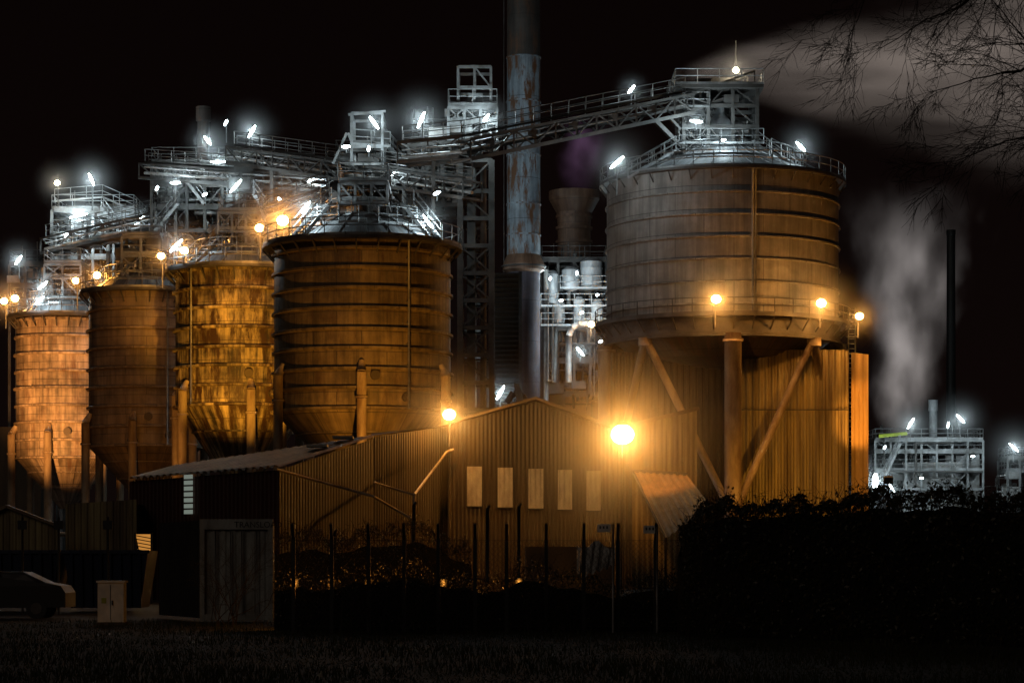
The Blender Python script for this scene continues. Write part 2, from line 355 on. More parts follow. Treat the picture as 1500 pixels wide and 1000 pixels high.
# ---------------------------------------------------------------- big tank
D=175; cx=X(1058,D); cy=D; R=8.45; c=(cx,cy); zt=Z(272,D); zb=Z(478,D)
root=empty('elevated_storage_tank')
b=MB(); b.mat('tank'); b.lathe(c,[(R,zb),(R,zt)],128)
for k in range(7):
    z=zb+ (k+.5)*(zt-zb)/6.6
    if z<zt-.2: b.lathe(c,[(R,z-.06),(R+.13,z-.04),(R+.13,z+.06),(R,z+.09)],128)
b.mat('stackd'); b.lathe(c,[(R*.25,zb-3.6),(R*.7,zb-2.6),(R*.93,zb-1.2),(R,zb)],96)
b.make('shell',root)
b=MB(); b.mat('roof'); b.lathe(c,[(R+.05,zt),(R*.5,zt+1.75),(2.2,zt+2.75),(2.2,zt+3.2),(0.01,zt+3.3)],96)
b.mat('steel')
for k in range(32):
    a=k*2*math.pi/32; co,si=math.cos(a),math.sin(a)
    b.beam((cx+R*co,cy+R*si,zt+.03),(cx+R*.5*co,cy+R*.5*si,zt+1.78),.07); b.beam((cx+R*.5*co,cy+R*.5*si,zt+1.78),(cx+2.2*co,cy+2.2*si,zt+2.78),.07)
b.crail(c,R*.62,zt+1.4,n=26)
b.make('roof',root)
b=MB(); b.mat('dsteel'); b.lathe(c,[(R,zt-.15),(R+.55,zt-.15),(R+.55,zt+.02),(R,zt+.02)],96)
for k in range(36):
    a=k*2*math.pi/36; co,si=math.cos(a),math.sin(a); b.beam((cx+R*co,cy+R*si,zt-.8),(cx+(R+.5)*co,cy+(R+.5)*si,zt-.15),.07)
b.mat('steel'); b.crail(c,R+.5,zt,n=40)
b.mat('dsteel'); b.lathe(c,[(R-.2,zb-1.5),(R+.30,zb-1.5),(R+.30,zb-1.35),(R+.12,zb-1.3),(R+.12,zb-.2),(R+.9,zb-.15),(R+.9,zb),(R,zb)],96)
for k in range(40):
    a=k*2*math.pi/40; co,si=math.cos(a),math.sin(a); b.beam((cx+(R+.12)*co,cy+(R+.12)*si,zb-1.0),(cx+(R+.85)*co,cy+(R+.85)*si,zb-.18),.08)
b.crail(c,R+.85,zb,n=40)
b.make('ring_girder',root)
b=MB(); b.mat('leg'); zg=zb-1.4
for k in range(4):
    a=-math.pi/2+k*math.pi/2; x=cx+(R+.05)*math.cos(a); y=cy+(R+.05)*math.sin(a)
    b.tube((x,y,0),(x,y,zg+.1),.60,24); b.tube((x,y,zg-.5),(x,y,zg-.3),.72,24)
    am=a+math.pi/4; xm=cx+R*math.cos(am); ym=cy+R*math.sin(am)
    a2=a+math.pi/2; x2=cx+R*math.cos(a2); y2=cy+R*math.sin(a2)
    for (qx,qy) in ((x,y),(x2,y2)):
        t=Vector((xm,ym,zg)); q=Vector((qx,qy,5.2)).lerp(t,.06); b.tube(t,q,.27,14)
    b.tube((xm,ym,zg-.6),(xm,ym,zg),.5,14)
b.make('support_columns',root)
b=MB(); b.mat('steel')
for dx,r in ((27,.09),(31,.05)):
    a=-math.pi/2+math.asin(dx/169); b.tube((cx+(R+.22)*math.cos(a),cy+(R+.22)*math.sin(a),zb),(cx+(R+.22)*math.cos(a),cy+(R+.22)*math.sin(a),zt),r,8)
lx=X(1245,173)
for o in (-.25,.25): b.tube((lx+o,172,0),(lx+o,172,zb+1),.05,6)
z=.5
while z<zb+1: b.beam((lx-.25,172,z),(lx+.25,172,z),.05); z+=.35
z=2.5
while z<zb+1: b.lathe((lx,171.7),[(.42,z),(.42,z+.06)],10); z+=1.2
b.stair(P(905,268,172),P(1003,214,174),1.0); b.stair(P(1168,256,173),P(1104,208,174),1.0)
b.rail([P(920,262,168),P(990,222,171)],gap=1.2); b.rail([P(1200,262,170),P(1130,225,171)],gap=1.2)
for (px,py,dd) in ((935,250,172.6),(968,233,173.2),(1145,240,173.4),(1122,222,173.8)):
    q=P(px,py,dd); b.beam(q,(q.x,q.y,zt+.3),.12)
b.make('ladders_and_stairs',root)
b=MB(); b.mat('dsteel'); x0=X(998,D);x1=X(1104,D)
b.frame(x0,x1,172.4,177.6,[zt+1.9,Z(195,D),Z(165,D),Z(138,D)],3,2,post=.24,brace=.35,grate=False,rails=False)
b.box(X(985,D),X(1112,D),171.8,178.2,Z(141,D),Z(136,D)); b.box(X(1002,D),X(1035,D),173,176,Z(196,D),Z(180,D))
b.mat('steel'); zz=Z(136,D); b.rail([(X(985,D),171.8,zz),(X(1112,D),171.8,zz),(X(1112,D),178.2,zz),(X(985,D),178.2,zz),(X(985,D),171.8,zz)])
zz=Z(168,D); b.rail([(x0,172.2,zz),(X(1035,D),172.2,zz)]); zz=Z(222,D); b.rail([(X(990,D),171.8,zz),(X(1112,D),171.8,zz)])
b.mat('dsteel'); b.box(X(1040,D),X(1070,D),173.5,176.5,Z(134,D),Z(120,D)); b.clutter(X(1000,D),X(1100,D),172.6,177.5,Z(160,D),Z(125,D),14,.14)
b.tube(P(1078,135,174),P(1078,60,174),.04,6)
b.mat('white'); b.lathe((X(1053,D),174.2),[(1.05,zt+2.6),(1.05,Z(192,D)),(.75,Z(180,D)),(.35,Z(171,D)),(.3,Z(160,D))],24)
b.mat('pipe'); b.clutter(X(1005,D),X(1100,D),172.6,176,Z(222,D),Z(180,D),12,.16)
b.make('headhouse',root)
root=empty('corrugated_process_building')
b=MB(); b.mat('corr')
xa,xb_=X(1066,170),X(1243,170); zt2=Z(512,170)
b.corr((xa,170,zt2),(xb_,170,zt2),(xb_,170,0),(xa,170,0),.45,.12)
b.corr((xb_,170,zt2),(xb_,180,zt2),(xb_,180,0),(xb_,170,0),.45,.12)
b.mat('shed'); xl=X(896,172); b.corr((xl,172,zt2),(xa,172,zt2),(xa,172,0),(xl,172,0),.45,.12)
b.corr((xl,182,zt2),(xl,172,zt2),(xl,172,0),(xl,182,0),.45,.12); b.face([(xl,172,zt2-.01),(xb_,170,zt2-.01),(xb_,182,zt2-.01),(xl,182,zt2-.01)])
b.mat('corrb'); xc,xd=X(1247,171),X(1272,171); b.corr((xc,171,Z(516,171)),(xd,171,Z(519,171)),(xd,171,0),(xc,171,0),.42,.07)
b.corr((xd,171,Z(519,171)),(xd,177,Z(519,171)),(xd,177,0),(xd,171,0),.42,.07)
b.mat('dsteel'); b.beam(P(1066,600,169.8),P(1243,600,169.8),.05,.08)
b.make('walls',root)
b=MB(); b.mat('corr'); b.corr(P(926,624,158),P(1021,600,160),P(1021,860,160),P(926,860,158),.40,.09)
b.mat('rooftin'); b.face([P(924,620,157.5),P(1024,596,159.5),P(1024,600,168),P(924,622,168)])
b.beam(P(924,622,157.6),P(1023,598,159.6),.12,.25)
b.make('annex_wall',root)
b=MB(); b.mat('corrb'); b.corr(P(927,690,152),P(1006,695,152),P(1042,742,146),P(975,787,144.5),.40,.09)
b.mat('dsteel'); b.beam(P(926,689,152.1),P(1007,694,152.1),.15,.2); b.beam(P(975,787,144.6),P(927,690,152.1),.12)
b.beam(P(975,787,144.6),(X(975,144.6),144.6,0),.15); b.beam(P(1042,742,146),(X(1042,146),146,0),.15)
b.make('lean_to_roof',root)
# ---------------------------------------------------------------- conveyor gallery to tank
root=empty('conveyor_gallery'); b=MB(); b.mat('dsteel')
p1=P(676,236,160); p2=P(1002,168,173); b.truss(p1,p2,2.0,1.35,1.9,.18)
b.rail([p1+Vector((0,-1,1.4)),p2+Vector((0,-1,1.4))]); b.rail([p1+Vector((0,1,1.4)),p2+Vector((0,1,1.4))])
b.tube(p1+Vector((0,-1.2,.5)),p2+Vector((0,-1.2,.5)),.10,8); b.tube(p1+Vector((0,-1.2,.9)),p2+Vector((0,-1.2,.9)),.06,8)
b.beam(p1+Vector((0,0,.6)),p2+Vector((0,0,.6)),1.1,.35)
p3=p2+Vector((0,0,0)); p4=P(1100,132,174); b.truss(p3,p4,1.8,1.2,1.6,.15)
for t in (.12,.3,.48,.66,.84):
    q=p1.lerp(p2,t); b.box(q.x-.3,q.x+.3,q.y-1.3,q.y-1.0,q.z+.4,q.z+.9)
b.beam(p1.lerp(p2,.86),P(1010,228,173),.3); b.beam(p1.lerp(p2,.93),P(1010,205,173),.2)
b.make('truss',root)
# ---------------------------------------------------------------- stack
root=empty('chimney_stack'); Ds=200; s=Ds/F; cxs=X(767,Ds); rs=24.5*s
b=MB(); b.mat('stack'); b.lathe((cxs,Ds),[(rs,Z(392,Ds)),(rs,Z(85,Ds))],48)
b.mat('stackd'); b.lathe((cxs,Ds),[(rs,Z(85,Ds)),(rs*.98,Z(-70,Ds)),(rs*.9,Z(-70,Ds)),(rs*.9,Z(-60,Ds))],48)
b.mat('stacklow'); b.lathe((cxs,Ds),[(rs*1.0,0),(rs*.98,Z(395,Ds))],48)
b.mat('stack')
for py in (85,150,228,300,345): b.lathe((cxs,Ds),[(rs,Z(py+1,Ds)),(rs+.06,Z(py+1,Ds)),(rs+.06,Z(py-1,Ds)),(rs,Z(py-1,Ds))],48)
b.mat('rusty'); b.lathe((cxs,Ds),[(rs,Z(400,Ds)),(rs+.35,Z(396,Ds)),(rs+.35,Z(388,Ds)),(rs,Z(374,Ds))],48)
b.make('shaft',root)
b=MB(); b.mat('dsteel'); b.lathe((cxs,Ds),[(rs,Z(392,Ds)),(rs+.5,Z(392,Ds)),(rs+.5,Z(390,Ds)),(rs,Z(390,Ds))],32)
for o in (-.2,.2): b.tube((cxs-rs-.25,Ds+o,0),(cxs-rs-.25,Ds+o,Z(-60,Ds)),.04,5)
b.make('ladder',root)
root=empty('flared_exhaust_stack'); Dr=212; s=Dr/F; cr_=X(841,Dr); b=MB(); b.mat('rusty')
b.lathe((cr_,Dr),[(24*s,0),(24*s,Z(330,Dr)),(26*s,Z(312,Dr)),(37*s,Z(292,Dr)),(37*s,Z(281,Dr)),(34*s,Z(281,Dr)),(22*s,Z(300,Dr))],40)
for py in (355,335,318): b.lathe((cr_,Dr),[(24*s,Z(py+2,Dr)),(27*s,Z(py+2,Dr)),(27*s,Z(py-2,Dr)),(24*s,Z(py-2,Dr))],40)
b.make('shaft',root)
for (px,py0,py1,wd,D_) in ((298,157,320,11,205),(996,105,140,9,188)):
    b=MB(); b.mat('stackd'); s=D_/F; b.lathe((X(px,D_),D_),[(wd*.8*s,0),(wd*.8*s,Z(py0+22,D_)),(wd*s,Z(py0+20,D_)),(wd*s,Z(py0,D_)),(wd*.8*s,Z(py0,D_)),(wd*.8*s,Z(py0+10,D_))],24); b.make('vent_stack')
# ---------------------------------------------------------------- process structures
def structure(name,px0,px1,pys,D,dep,nx,ny=2,mat='steel',clut=12,ground=True,brace=.5,rmax=.22,rails=True,seed=1):
    rn=random.Random(seed); b=MB(); b.mat(mat); zs=sorted(Z(p,D) for p in pys)
    b.frame(X(px0,D),X(px1,D),D,D+dep,zs,nx,ny,brace=brace,rails=rails,ground=0 if ground else None,rnd=rn)
    b.mat('pipe'); b.clutter(X(px0,D),X(px1,D),D-.4,D+dep,zs[0],zs[-1]+.6,clut//2,rmax,rnd=rn)
    b.mat('dsteel'); b.clutter(X(px0,D),X(px1,D),D-.4,D+dep,zs[0],zs[-1]+.8,clut,rmax,rnd=rn)
    for _ in range(6):
        x=rn.uniform(X(px0,D),X(px1,D)); y=D+rn.uniform(0,dep); b.tube((x,y,zs[-1]),(x,y,zs[-1]+rn.uniform(.8,2.4)),.05,5)
    return b
b=structure('x',76,196,[308,345,378,410],200,8,4,seed=2,clut=18)
b.mat('steel'); b.stair(P(150,306,199),P(192,362,199),1.); b.stair(P(88,378,199),P(110,345,199),1.)
b.rail([P(80,296,200),P(150,290,200),P(200,312,200)]); b.box(X(100,200),X(150,200),203,206,Z(335,200),Z(312,200))
b.beam(P(80,306,199.8),P(200,318,199.8),.3,.5); b.make('silo_top_platform')
structure('x',14,84,[388,420,450],204,6,3,seed=3,clut=8,mat='dsteel').make('silo_top_platform')
b=structure('x',222,352,[240,272,305,338],188,8,5,seed=4,clut=40,mat='dsteel',brace=.6)
b.mat('steel'); b.stair(P(228,340,187),P(262,300,187)); b.stair(P(300,300,187),P(270,262,187)); b.box(X(300,187),X(345,187),188.5,191,Z(250,187),Z(232,187))
b.clutter(X(222,188),X(352,188),187,194,Z(345,188),Z(228,188),20,.12); b.make('process_tower')
b=structure('x',352,490,[250,282,318],180,7,5,seed=5,clut=36,mat='dsteel',brace=.6)
b.mat('steel'); b.clutter(X(352,180),X(490,180),179,186,Z(330,180),Z(245,180),18,.12); b.stair(P(400,325,178),P(372,285,178)); b.make('process_tower')
b=structure('x',492,592,[232,262,300],172,6,4,seed=6,clut=30,mat='dsteel',brace=.6)
b.mat('steel'); b.beam(P(488,240,171),P(508,195,171),.18); b.beam(P(528,240,171),P(510,195,171),.18); b.beam(P(496,220,171),P(522,220,171),.12); b.stair(P(592,240,171),P(560,205,171)); b.make('process_tower')
b=structure('x',604,694,[202,235,268,300],166,6,4,seed=8,clut=30,mat='dsteel',brace=.6)
b.mat('steel'); b.clutter(X(604,166),X(690,166),165,171,Z(300,166),Z(205,166),10,.12); b.make('process_tower')
Dt=165
b=MB(); b.mat('dsteel'); zs=[0]+[Z(p,Dt) for p in (600,560,520,480,440,400,360,320,280,235)]
b.frame(X(674,Dt),X(720,Dt),Dt,Dt+3,zs,1,1,post=.4,bm=.22,brace=2,rails=False,grate=False)
b.box(X(684,Dt),X(696,Dt),Dt+.3,Dt+1.2,0,Z(235,Dt)); b.tube((X(708,Dt),Dt+.5,0),(X(708,Dt),Dt+.5,Z(240,Dt)),.22,10)
for z in zs[2:]: b.box(X(674,Dt),X(720,Dt),Dt,Dt+3,z,z+.06)
b.mat('steel'); b.frame(X(657,Dt),X(728,Dt),Dt-.5,Dt+4,[Z(205,Dt),Z(182,Dt),Z(160,Dt)],3,1,post=.18,brace=.4)
b.frame(X(671,Dt),X(719,Dt),Dt,Dt+2.5,[Z(160,Dt),Z(128,Dt),Z(98,Dt)],2,1,post=.17,bm=.15,brace=.3,rails=False,grate=False)
b.box(X(685,Dt),X(707,Dt),Dt+.2,Dt+2,Z(158,Dt),Z(136,Dt)); b.mat('pipe'); b.clutter(X(660,Dt),X(725,Dt),Dt,Dt+3,Z(200,Dt),Z(150,Dt),14,.15)
b.make('elevator_tower')
b=MB(); b.mat('steel'); b.frame(X(515,168),X(560,168),168,171,[Z(240,168),Z(215,168),Z(166,168)],1,1,post=.18,bm=.15,brace=.0,rails=False,grate=False)
b.beam(P(510,168,168),P(565,163,168),.15); b.rail([P(515,212,168),P(572,216,168)]); b.mat('dsteel'); b.clutter(X(518,168),X(558,168),168,171,Z(240,168),Z(195,168),6,.12); b.make('hoist_frame')
b=MB(); b.mat('dsteel'); 
for py in range(402,600,7): b.hexa([P(722,py,180)+Vector(v) for v in ((0,0,0),(2,0,0),(2,.3,.12),(0,.3,.12),(0,0,.05),(2,0,.05),(2,.3,.17),(0,.3,.17))])
for px in (720,762): b.beam((X(px,180),180,0),P(px,398,180),.25)
b.mat('shed'); b.box(X(722,180),X(760,180),180.6,186,0,Z(400,180)); b.make('louvred_cooling_tower')
for (a,c_,wd,ht) in ((P(345,240,181),P(692,292,162),1.8,1.2),(P(215,262,189),P(480,282,176),1.6,1.1),(P(330,345,172),P(480,300,165),1.4,1.),(P(70,372,199),P(260,330,188),1.5,1.2),(P(590,240,163),P(680,232,161),1.6,1.3)):
    b=MB(); b.mat('dsteel'); b.truss(a,c_,wd,ht,1.9,.16); b.rail([a+Vector((0,-.9,ht)),c_+Vector((0,-.9,ht))]); b.rail([a+Vector((0,.9,ht)),c_+Vector((0,.9,ht))])
    b.mat('pipe'); b.tube(a+Vector((0,-1,.3)),c_+Vector((0,-1,.3)),.12,8); b.tube(a+Vector((0,-1.1,.75)),c_+Vector((0,-1.1,.75)),.07,8)
    n=int((c_-a).length/9)
    b.mat('dsteel')
    for k in range(n+1): 
        q=a.lerp(c_,(k+.5)/(n+1)); b.beam(q,(q.x,q.y+.6,q.z-6),.25)
    b.make('conveyor_gallery')
b=MB(); b.mat('steel')
b.stair(P(436,346,146),P(478,298,148),.9); b.stair(P(598,300,148),P(640,352,146),.9); b.frame(X(500,150),X(570,150),148,152,[Z(330,150),Z(304,150),Z(276,150)],3,1,brace=.6,post=.16,bm=.14)
b.mat('dsteel'); b.clutter(X(500,150),X(570,150),148,152,Z(320,150),Z(270,150),14,.14)
b.mat('steel'); b.stair(P(282,385,160),P(322,345,162),.8); b.frame(X(325,163),X(385,163),161,165,[Z(372,163),Z(345,163),Z(318,163)],3,1,brace=.6,post=.16,bm=.14)
b.mat('dsteel'); b.clutter(X(320,163),X(390,163),161,165,Z(365,163),Z(315,163),14,.14)
b.mat('steel'); b.frame(X(185,176),X(240,176),174,178,[Z(408,176),Z(380,176),Z(352,176)],2,1,brace=.6,post=.16,bm=.14); b.stair(P(160,420,174),P(190,382,175),.8)
b.mat('dsteel'); b.clutter(X(180,176),X(245,176),174,178,Z(405,176),Z(340,176),16,.16)
b.mat('steel'); b.frame(X(72,191),X(125,191),189,193,[Z(440,191),Z(412,191),Z(392,191)],2,1,brace=.6,post=.16,bm=.14); b.stair(P(45,462,188),P(72,420,189),.8)
b.mat('dsteel'); b.clutter(X(60,191),X(125,191),189,193,Z(440,191),Z(390,191),12,.16)
b.make('silo_headworks')
Dv=205; b=structure('x',794,888,[382,424,452,480,530,575],Dv,6,4,seed=12,clut=24,brace=.3,ground=True,mat='dsteel')
b.mat('white')
for px,y0,y1,r in ((808,398,450,10),(836,392,428,13),(866,380,424,16),(818,440,478,9),(848,436,476,8),(875,440,478,9)):
    s=Dv/F; c_=(X(px,Dv),Dv-.6); b.lathe(c_,[(.05,Z(y1,Dv)),(r*s,Z(y1-4,Dv)),(r*s,Z(y0+5,Dv)),(r*s*.5,Z(y0,Dv)),(.02,Z(y0,Dv))],20)
    for f in (.3,.7): zz=Z(y1-4,Dv)*(1-f)+Z(y0+5,Dv)*f; b.lathe(c_,[(r*s,zz),(r*s+.05,zz),(r*s+.05,zz+.1),(r*s,zz+.1)],20)
b.rail([(X(792,Dv),Dv-1.6,Z(452,Dv)),(X(890,Dv),Dv-1.6,Z(452,Dv))]); b.rail([(X(792,Dv),Dv-1.6,Z(480,Dv)),(X(890,Dv),Dv-1.6,Z(480,Dv))]); b.rail([(X(820,Dv),Dv-1.6,Z(426,Dv)),(X(890,Dv),Dv-1.6,Z(426,Dv))])
pts=[P(833,560,Dv-2),P(833,492,Dv-2),P(838,480,Dv-2),P(848,474,Dv-2),P(862,474,Dv-2)]
b.mat('pipe'); b.path(pts,.28,10); b.path([P(800,395,Dv-1),P(800,590,Dv-1)],.22,10); b.path([P(815,475,Dv-1),P(812,560,Dv-1)],.18,10)
b.mat('dsteel'); b.clutter(X(796,Dv),X(886,Dv),Dv-1.6,Dv+5,Z(600,Dv),Z(385,Dv),34,.16); b.make('evaporator_plant')
b=MB(); b.mat('white'); pts=[P(742,590,140),P(752,575,140),P(765,580,140),P(775,592,140)]; b.path(pts,.18,8); b.hexa([P(757,588,139.5),P(768,588,139.5),P(768,588,140.5),P(757,588,140.5),P(752,560,139.5),P(760,562,139.5),P(760,562,140.5),P(752,560,140.5)]); b.tube((X(760,140),140,0),P(760,585,140),.2,8); b.make('loading_chute')
# ---------------------------------------------------------------- far right factory
Df=260; b=structure('x',1282,1440,[716,690,662,645],Df,10,7,seed=21,clut=22,mat='steel',brace=.4)
b.mat('pipe'); b.box(X(1325,Df),X(1412,Df),Df+1,Df+8,0,Z(676,Df)); b.box(X(1390,Df),X(1440,Df),Df+2,Df+8,0,Z(655,Df))
b.mat('yellow'); b.rail([P(1288,641,Df-.5),P(1328,637,Df-.5)],h=.3,r=.07)
b.mat('steel'); b.stair(P(1288,716,Df-1),P(1318,650,Df-1)); b.mat('pipe'); b.clutter(X(1440,Df),X(1500,Df),Df,Df+5,0,Z(690,Df),14,.2); b.make('distant_factory_block')
b=MB(); b.mat('steel'); b.frame(X(1476,Df),X(1530,Df),Df,Df+5,[0,Z(690,Df),Z(672,Df)],3,1,brace=.4); b.make('distant_platform')
s=Df/F; b=MB(); b.mat('white'); b.lathe((X(1374,Df),Df+3),[(6*s,Z(690,Df)),(6*s,Z(600,Df)),(7*s,Z(598,Df)),(7*s,Z(583,Df)),(5*s,Z(583,Df))],20)
b.lathe((X(1374,Df),Df+3),[(8*s,Z(655,Df)),(8*s,Z(640,Df))],20); b.make('vent_stack')
D_=275; s=D_/F; b=MB(); b.mat('dark'); b.lathe((X(1393,D_),D_),[(7.5*s,0),(6.2*s,Z(345,D_)),(6.8*s,Z(344,D_)),(6.8*s,Z(337,D_)),(4*s,Z(337,D_))],20); b.make('tall_thin_chimney')
# ---------------------------------------------------------------- sheds
root=empty('gabled_shed'); b=MB(); b.mat('shed'); D1=125
xl,xm,xr=X(657,D1),X(785,D1),X(902,D1); zl,zm,zr=Z(622,D1),Z(588,D1),Z(630,D1)
b.corr((xl,D1,zl),(xm,D1,zm),(xm,D1,0),(xl,D1,0),.22,.04); b.corr((xm,D1,zm),(xr,D1,zr),(xr,D1,0),(xm,D1,0),.22,.04)
b.corr((xr,D1,zr),(xr,D1+14,zr),(xr,D1+14,0),(xr,D1,0),.22,.04); b.corr((xl,D1+14,zl),(xl,D1,zl),(xl,D1,0),(xl,D1+14,0),.22,.04)
b.mat('rooftin'); y0=D1-.35
for (xa,za,xb_,zb_) in ((xl-.3,zl-.05,xm,zm+.1),(xm,zm+.1,xr+.3,zr-.05)):
    b.hexa([(xa,y0,za),(xb_,y0,zb_),(xb_,D1+14,zb_),(xa,D1+14,za),(xa,y0,za+.14),(xb_,y0,zb_+.14),(xb_,D1+14,zb_+.14),(xa,D1+14,za+.14)])
b.make('cladding',root)
b=MB()
for i,(a,c_) in enumerate(((684,706),(729,751),(774,796),(817,838),(859,880))):
    y1=683+i*1.6; y2=741+i*1.6
    b.mat('panel'); b.corr((X(a,D1),D1-.06,Z(y1,D1)),(X(c_,D1),D1-.06,Z(y1,D1)),(X(c_,D1),D1-.06,Z(y2,D1)),(X(a,D1),D1-.06,Z(y2,D1)),.2,.03)
    b.mat('dark'); b.box(X(a,D1)-.05,X(c_,D1)+.05,D1-.14,D1-.05,Z(y2,D1)-.06,Z(y2,D1)-.002)
b.make('window_panels',root)
b=MB(); b.mat('shed'); b.corr(P(546,640,120),P(656,624,126),(X(656,126),126,0),(X(546,120),120,0),.22,.04)
b.mat('rooftin'); b.face([P(544,638,119.8),P(657,622,125.8),P(657,624,136),P(544,634,136)]); b.make('side_wing',root)
root=empty('lean_to_shed'); b=MB()
c0=Vector((-10.7,110,0)); c1=Vector((-18.9,118,0)); c2=Vector((-6.9,119.5,0)); c3=Vector((-17.3,121.5,0))
z0=Z(688,110); z1=Z(705,118); z2=Z(642,119.5); z3=z1+.75
up=lambda v,z:Vector((v.x,v.y,z))
b.mat('shedred'); b.corr(up(c1,z1),up(c0,z0),c0,c1,.3,.04)
b.mat('shed'); b.corr(up(c0,z0),up(c2,z2),c2,c0,.3,.04); b.corr(up(c3,z3),up(c1,z1),c1,c3,.3,.04)
b.make('cladding',root)
b=MB(); b.mat('rooftin')
o=Vector((0,-.5,0)); b.corr(up(c1,z1+.1)+o,up(c0,z0+.1)+o,up(c2,z2+.1),up(c3,z3+.1),.5,.10)
b.mat('panel'); 
for t in (.0,.28):
    p=up(c0.lerp(c2,.55+t),z0+(z2-z0)*(.55+t)+.25); b.box(p.x-1.3,p.x-.3,p.y-.2,p.y+.9,p.z,p.z+.12)
b.make('roof',root)
b=MB(); b.mat('winlit'); q=c0.lerp(c1,.55); d=(c1-c0).normalized(); n=Vector((-.7,-.72,0))
for k in range(7):
    z=Z(752,114)+k*.28; a_=q+n*.12; b.hexa([up(a_,z),up(a_+d*.65,z),up(a_+d*.65-n*.03,z),up(a_-n*.03,z),up(a_,z+.2),up(a_+d*.65,z+.2),up(a_+d*.65-n*.03,z+.2),up(a_-n*.03,z+.2)])
b.make('shutter_window',root)
b=MB(); b.mat('leg'); b.path([P(405,687,109.5),P(548,727,112),P(604,760,113),(X(604,113),113,0)],.06,8); b.path([P(548,706,112),P(605,724,113)],.05,8); b.path([P(664,658,124.4),P(654,662,124),P(607,724,115),P(605,762,113.2)],.07,8); b.make('drain_pipe')
root=empty('low_gabled_shed'); b=MB(); b.mat('corr'); D2=112
b.corr(P(-60,775,D2),P(10,743,D2),(X(10,D2),D2,0),(X(-60,D2),D2,0),.3,.04); b.corr(P(10,743,D2),P(86,772,D2),(X(86,D2),D2,0),(X(10,D2),D2,0),.3,.04)
b.mat('rooftin'); b.beam(P(-62,774,D2-.1),P(10,741,D2-.1),.3,.14); b.beam(P(10,741,D2-.1),P(88,771,D2-.1),.3,.14); b.make('walls',root)
root=empty('flat_roof_shed'); b=MB(); b.mat('corr'); b.corr(P(96,738,115),P(200,731,115),(X(200,115),115,0),(X(96,115),115,0),.3,.04)
b.mat('shed'); b.box(X(96,115),X(200,115),115.2,122,0,Z(738,115)); b.make('walls',root)
b=MB(); b.mat('goldlit'); b.face([P(199,782,104),P(221,782,104),P(221,806,104),P(204,806,104)]); b.mat('dark')
for px in (198,222): b.beam((X(px,103.9),103.9,0),P(px,780,103.9),.08)
for k in range(5): b.beam(P(199,784+k*5,103.85),P(221,788+k*5,103.85),.04)
b.make('lit_doorway')
b=MB(); b.mat('shed'); b.box(X(-80,200),X(60,200),200,206,0,Z(625,200)); b.make('brick_store')
# ---------------------------------------------------------------- container
root=empty('shipping_container'); b=MB(); Dc=70; 
xa,xm,xb_=X(226,74),X(296,Dc),X(397,Dc); zt_=Z(761,Dc)
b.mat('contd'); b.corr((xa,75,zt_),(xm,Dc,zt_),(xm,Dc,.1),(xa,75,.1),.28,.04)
b.mat('cont'); b.corr((xm,Dc,zt_-.28),(xb_,Dc,zt_-.28),(xb_,Dc,.2),(xm,Dc,.2),.26,.03)
b.box(xm-.06,xb_+.06,Dc-.09,Dc+.1,zt_-.28,zt_+.02); b.box(xm-.06,xm+.08,Dc-.09,Dc+.1,0,zt_-.281); b.box(xb_-.08,xb_+.06,Dc-.09,Dc+.1,0,zt_-.281); b.box(xm+.081,xb_-.081,Dc-.09,Dc+.1,.05,.22)
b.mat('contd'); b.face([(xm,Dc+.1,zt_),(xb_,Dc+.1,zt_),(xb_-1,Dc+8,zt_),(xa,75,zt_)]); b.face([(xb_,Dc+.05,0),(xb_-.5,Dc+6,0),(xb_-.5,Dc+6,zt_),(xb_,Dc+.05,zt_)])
b.mat('steel')
for t in (.2,.42,.58,.8): b.tube((xm+(xb_-xm)*t,Dc-.1,.2),(xm+(xb_-xm)*t,Dc-.1,zt_-.3),.02,6)
b.make('body',root)
fc=bpy.data.curves.new('lettering','FONT'); fc.body='TRANSLOAD'; fc.size=.24; fc.extrude=.004; fo=bpy.data.objects.new('lettering',fc); sc.collection.objects.link(fo); fo.location=(xm+.95,Dc-.10,zt_-.22); fo.rotation_euler=(math.pi/2,0,0); fc.materials.append(M['dark']); fo.parent=root
b=MB(); Dk=66; b.mat('cabinet'); b.box(X(143,Dk),X(181,Dk),Dk,Dk+.5,.08,Z(853,Dk)); b.box(X(141,Dk),X(183,Dk),Dk-.04,Dk+.55,Z(853,Dk),Z(850,Dk)); b.mat('concrete'); b.box(X(141,Dk),X(183,Dk),Dk-.03,Dk+.52,0,.08)
b.mat('dark'); xx=X(162,Dk); b.box(xx-.006,xx+.006,Dk-.012,Dk-.001,.15,Z(856,Dk)); b.box(xx+.04,xx+.07,Dk-.04,Dk-.001,.55,.68); b.mat('yellow'); b.box(xx-.25,xx-.12,Dk-.01,Dk-.001,.6,.75); b.make('electrical_cabinet')
for px0,px1 in ((-40,88),(94,218)):
    b=MB(); b.mat('blue'); D_=85; xa,xb_=X(px0,D_),X(px1,D_); z=Z(806,D_)
    b.hexa([(xa+.3,D_,.15),(xb_-.3,D_,.15),(xb_-.3,D_+2,.15),(xa+.3,D_+2,.15),(xa,D_-.2,z),(xb_,D_-.2,z),(xb_,D_+2.2,z),(xa,D_+2.2,z)])
    for k in range(8):
        x=xa+.3+(xb_-xa-.6)*k/7; b.beam((x,D_-.03,.15),(x,D_-.25,z),.09)
    b.box(xa-.06,xb_+.06,D_-.28,D_-.18,z-.1,z+.02); b.make('waste_skip')
